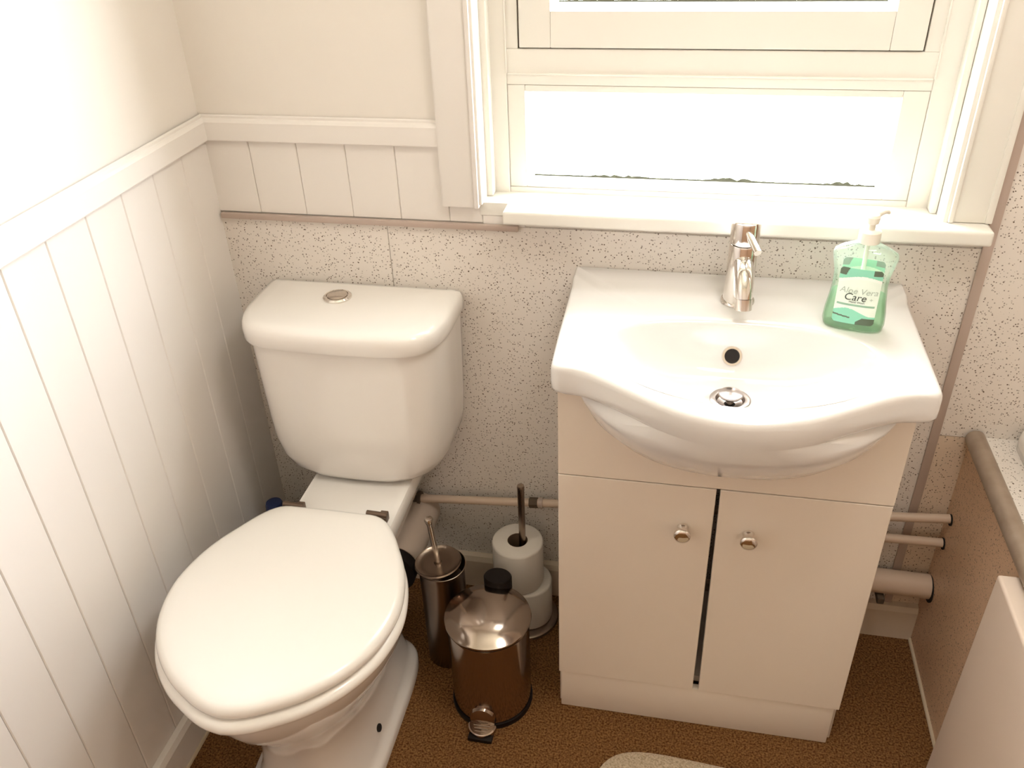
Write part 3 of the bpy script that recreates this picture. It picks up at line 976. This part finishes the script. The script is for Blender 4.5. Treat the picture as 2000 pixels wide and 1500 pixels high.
bm = lathe([(0, 0.293), (0.0062, 0.293), (0.0066, 0.398), (0.0085, 0.404), (0.0100, 0.4095), (0.0085, 0.4145), (0, 0.4165)], hc, 24)
obj('handle', tilt(bm, math.radians(-5), (hc[0], hc[1], .285)), M_nickel, brush, angle=50)

# ------------------------------------------------------------------ toilet roll stand and rolls
RS = (0.634, -0.100)
stand = thing('toilet_roll_stand', 'dark metal upright pole stand holding two toilet rolls by the wall', 'toilet roll holder', (RS[0], RS[1], 0))
obj('stand_base', lathe([(0, 0.001), (0.080, 0.001), (0.082, 0.004), (0.080, 0.009), (0.074, 0.0115), (0, 0.012)], (RS[0], RS[1], 0), 56), M_steel, stand)
obj('pole', lathe([(0, 0.011), (0.0078, 0.011), (0.0078, 0.400), (0.0085, 0.403), (0.0075, 0.409), (0, 0.4105)], (RS[0], RS[1], 0), 24), M_steel, stand)
M_core = mat('brown_cardboard', (0.16, 0.10, 0.06), 0.9)
def lathe_open(prof, n):
    rings = [[(rr * math.cos(2 * PI * i / n), rr * math.sin(2 * PI * i / n), h) for i in range(n)] for rr, h in prof]
    return loft(rings + [rings[0]], False, False)
def roll(label, cx, cy, z0, z1, R_):
    o = thing('toilet_roll', label, 'toilet roll', (cx, cy, z0), 0, 'toilet rolls on the pole stand')
    h = z1 - z0
    obj('paper', lathe_open([(0.0235, 0), (R_ - .004, 0), (R_ - .001, 0.002), (R_, 0.006), (R_, h - .006), (R_ - .001, h - .002), (R_ - .004, h), (0.0235, h)], 64), M_paper, o, local=True, angle=50)
    obj('core', lathe_open([(0.0222, 0.0005), (0.0234, 0.0005), (0.0234, h - .001), (0.0222, h - .001)], 40), M_core, o, local=True, angle=50)
roll('lower white toilet roll of the two on the pole stand', 0.642, -0.098, 0.0125, 0.126, 0.0585)
roll('upper white toilet roll of the two on the pole stand', 0.6225, -0.100, 0.1265, 0.247, 0.0590)

# ------------------------------------------------------------------ pipes
def pipe_z(x):
    return 0.284 + (x - 0.36) * 0.0852
sup_ = thing('supply_pipe', 'cream water pipe along the wall behind the toilet roll stand, with two dark couplings', 'pipe', (0.55, -0.035, pipe_z(.55)))
PY = -0.0365
obj('pipe_run', tube([(0.352, PY, pipe_z(.352)), (1.531, PY, pipe_z(1.531))], 0.0098, 18), M_pipe, sup_)
bm = bmesh.new()
tube([(0.330, PY, pipe_z(.33)), (0.371, PY, pipe_z(.371))], 0.015, 6, bm)
tube([(0.371, PY, pipe_z(.371)), (0.378, PY, pipe_z(.378))], 0.0175, 18, bm)
obj('coupling', bm, M_gap, sup_)
bm = bmesh.new()
tube([(0.640, PY, pipe_z(.64)), (0.660, PY, pipe_z(.66))], 0.0125, 6, bm)
obj('coupling', bm, M_gap, sup_)
bm = tube([(0.662, PY, pipe_z(.662)), (0.672, PY, pipe_z(.672))], 0.0130, 18)
obj('collar', bm, M_strip, sup_)
lp_ = thing('supply_pipe', 'thin lower cream pipe between the waste pipe and the upper pipe, right of the cabinet', 'pipe', (1.45, PY, 0.315))
obj('pipe_run', tube([(1.30, PY, 0.312), (1.531, PY, 0.3165)], 0.0098, 18), M_pipe, lp_)
wp = thing('waste_pipe', 'thick cream waste pipe, lowest of the pipes right of the cabinet', 'pipe', (1.45, -.036, 0.19))
obj('pipe_run', tube([(1.29, -0.0375, 0.193), (1.531, -0.0375, 0.188)], 0.0275, 28), M_pipe, wp)
obj('pipe_clip', bx(1.425, 1.440, -0.07, -0.005, 0.150, 0.166, 0.002), M_gap, wp)
sc = thing('pan_connector', 'grey plastic soil pipe behind the toilet pan', 'pipe', (0.37, -0.12, 0.2))
obj('connector_pipe', tube([(0.366, -0.206, 0.236), (0.366, -0.012, 0.236)], 0.048, 32), M_soil, sc)
obj('rubber_collar', tube([(0.362, -0.233, 0.230), (0.362, -0.203, 0.230)], 0.053, 32), M_black, sc)

# cleaner bottle in the corner, only its cap shows
cb = thing('cleaner_bottle', 'bottle with a navy blue cap standing in the corner behind the toilet', 'bottle', (0.053, -0.142, 0))
obj('bottle_body', lathe([(0, 0.001), (0.028, 0.001), (0.031, 0.006), (0.031, 0.20), (0.026, 0.235), (0.015, 0.255), (0.014, 0.27), (0, 0.27)], (0.053, -0.142, 0), 32), M_bottlewhite, cb)
obj('cap', lathe([(0, 0.262), (0.021, 0.262), (0.022, 0.266), (0.0205, 0.312), (0.018, 0.318), (0, 0.319)], (0.053, -0.142, 0), 32), M_blue, cb)

# ------------------------------------------------------------------ bath
PX = 1.534
bath = thing('bathtub', 'white bathtub with a rounded rim along the right wall', 'bathtub', (1.95, -0.85, 0))
def trect(x0, x1, y0, y1, rad, z, n=12):
    out = []
    for cx_, cy_, a0 in ((x1 - rad, y1 - rad, 0), (x0 + rad, y1 - rad, PI / 2), (x0 + rad, y0 + rad, PI), (x1 - rad, y0 + rad, 1.5 * PI)):
        for i in range(n):
            t_ = a0 + PI / 2 * i / (n - 1)
            out.append((cx_ + rad * math.cos(t_), cy_ + rad * math.sin(t_), z))
    return out
X0, X1, Y0, Y1 = 1.606, XR - .002, -1.70, -0.006
tb = [trect(X0 + .03, X1, Y0, Y1, .04, 0.30), trect(X0 + .02, X1, Y0, Y1, .04, 0.565), trect(X0 + .002, X1, Y0, Y1, .04, 0.5745), trect(X0, X1, Y0, Y1, .04, 0.600), trect(X0 + .003, X1 - .002, Y0 + .004, Y1 - .002, .04, 0.612),
      trect(X0 + .014, X1 - .01, Y0 + .014, Y1 - .010, .04, 0.620), trect(X0 + .05, X1 - .04, Y0 + .06, Y1 - .05, .10, 0.620), trect(X0 + .062, X1 - .052, Y0 + .072, Y1 - .062, .12, 0.610), trect(X0 + .08, X1 - .07, Y0 + .10, Y1 - .09, .13, 0.50),
      trect(X0 + .12, X1 - .11, Y0 + .2, Y1 - .14, .13, 0.27), trect(X0 + .18, X1 - .17, Y0 + .26, Y1 - .2, .1, 0.235)]
obj('tub', loft(tb), M_ceramic, bath, angle=60)
bp_ = thing('bath_surround', 'speckled laminate panel and ledge boxing in the side of the bath', 'bath surround', (PX, -0.8, 0))
bm = bmesh.new()
box(bm, PX, PX + .014, -1.75, -0.0045, 0.0, 0.567)
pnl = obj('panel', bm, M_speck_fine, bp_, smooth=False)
obj('ledge', bx(PX + .0145, 1.624, -1.75, -0.0045, 0.558, 0.5735), M_speck, bp_, smooth=False)
for (y, z, rr) in ((PY, pipe_z(1.531) - .003, 0.0125), (PY, 0.3145, 0.0128), (-0.040, 0.184, 0.0305)):
    obj('pipe_hole', lathe([(0, -.001), (rr, -.001), (rr, 0.0015), (0, 0.0015)], (PX - .0012, y, z), 28, 'x'), M_dark, pnl)
obj('edge_trim', tube([(PX + .006, -1.75, 0.5745), (PX + .006, -0.012, 0.5745)], 0.0185, 24), M_rimtube, bp_)
bm = tube([(PX - .001, -0.373, 0.002), (PX - .001, -0.02, 0.002)], 0.005, 8)
obj('floor_sealant', bm, M_sealant, bp_)
wb = obj('side_board', bx(1.4965, 1.5325, -1.45, -0.3755, 0.0, 0.555, 0.006, 3), mat('white_board_paint', (0.80, 0.67, 0.575), 0.45))
tag(wb, 'plain white board standing against the speckled bath panel', 'board')

# ------------------------------------------------------------------ bath mat
mt = [(1.108, -0.705)]
ang = math.radians(-4)
def mring(a_, b_, z):
    out = []
    for x, y in sup(0, 0, a_, b_, 5.5, 120):
        out.append((1.108 + x * math.cos(ang) - y * math.sin(ang), -0.706 + x * math.sin(ang) + y * math.cos(ang), z))
    return out
bm = loft([mring(0.274, 0.264, 0.0005), mring(0.278, 0.268, 0.006), mring(0.276, 0.266, 0.013), mring(0.268, 0.258, 0.017), mring(0.20, 0.20, 0.018)])
tag(obj('bath_mat', bm, M_matt), 'beige towelling bath mat on the carpet in front of the vanity cabinet', 'mat')
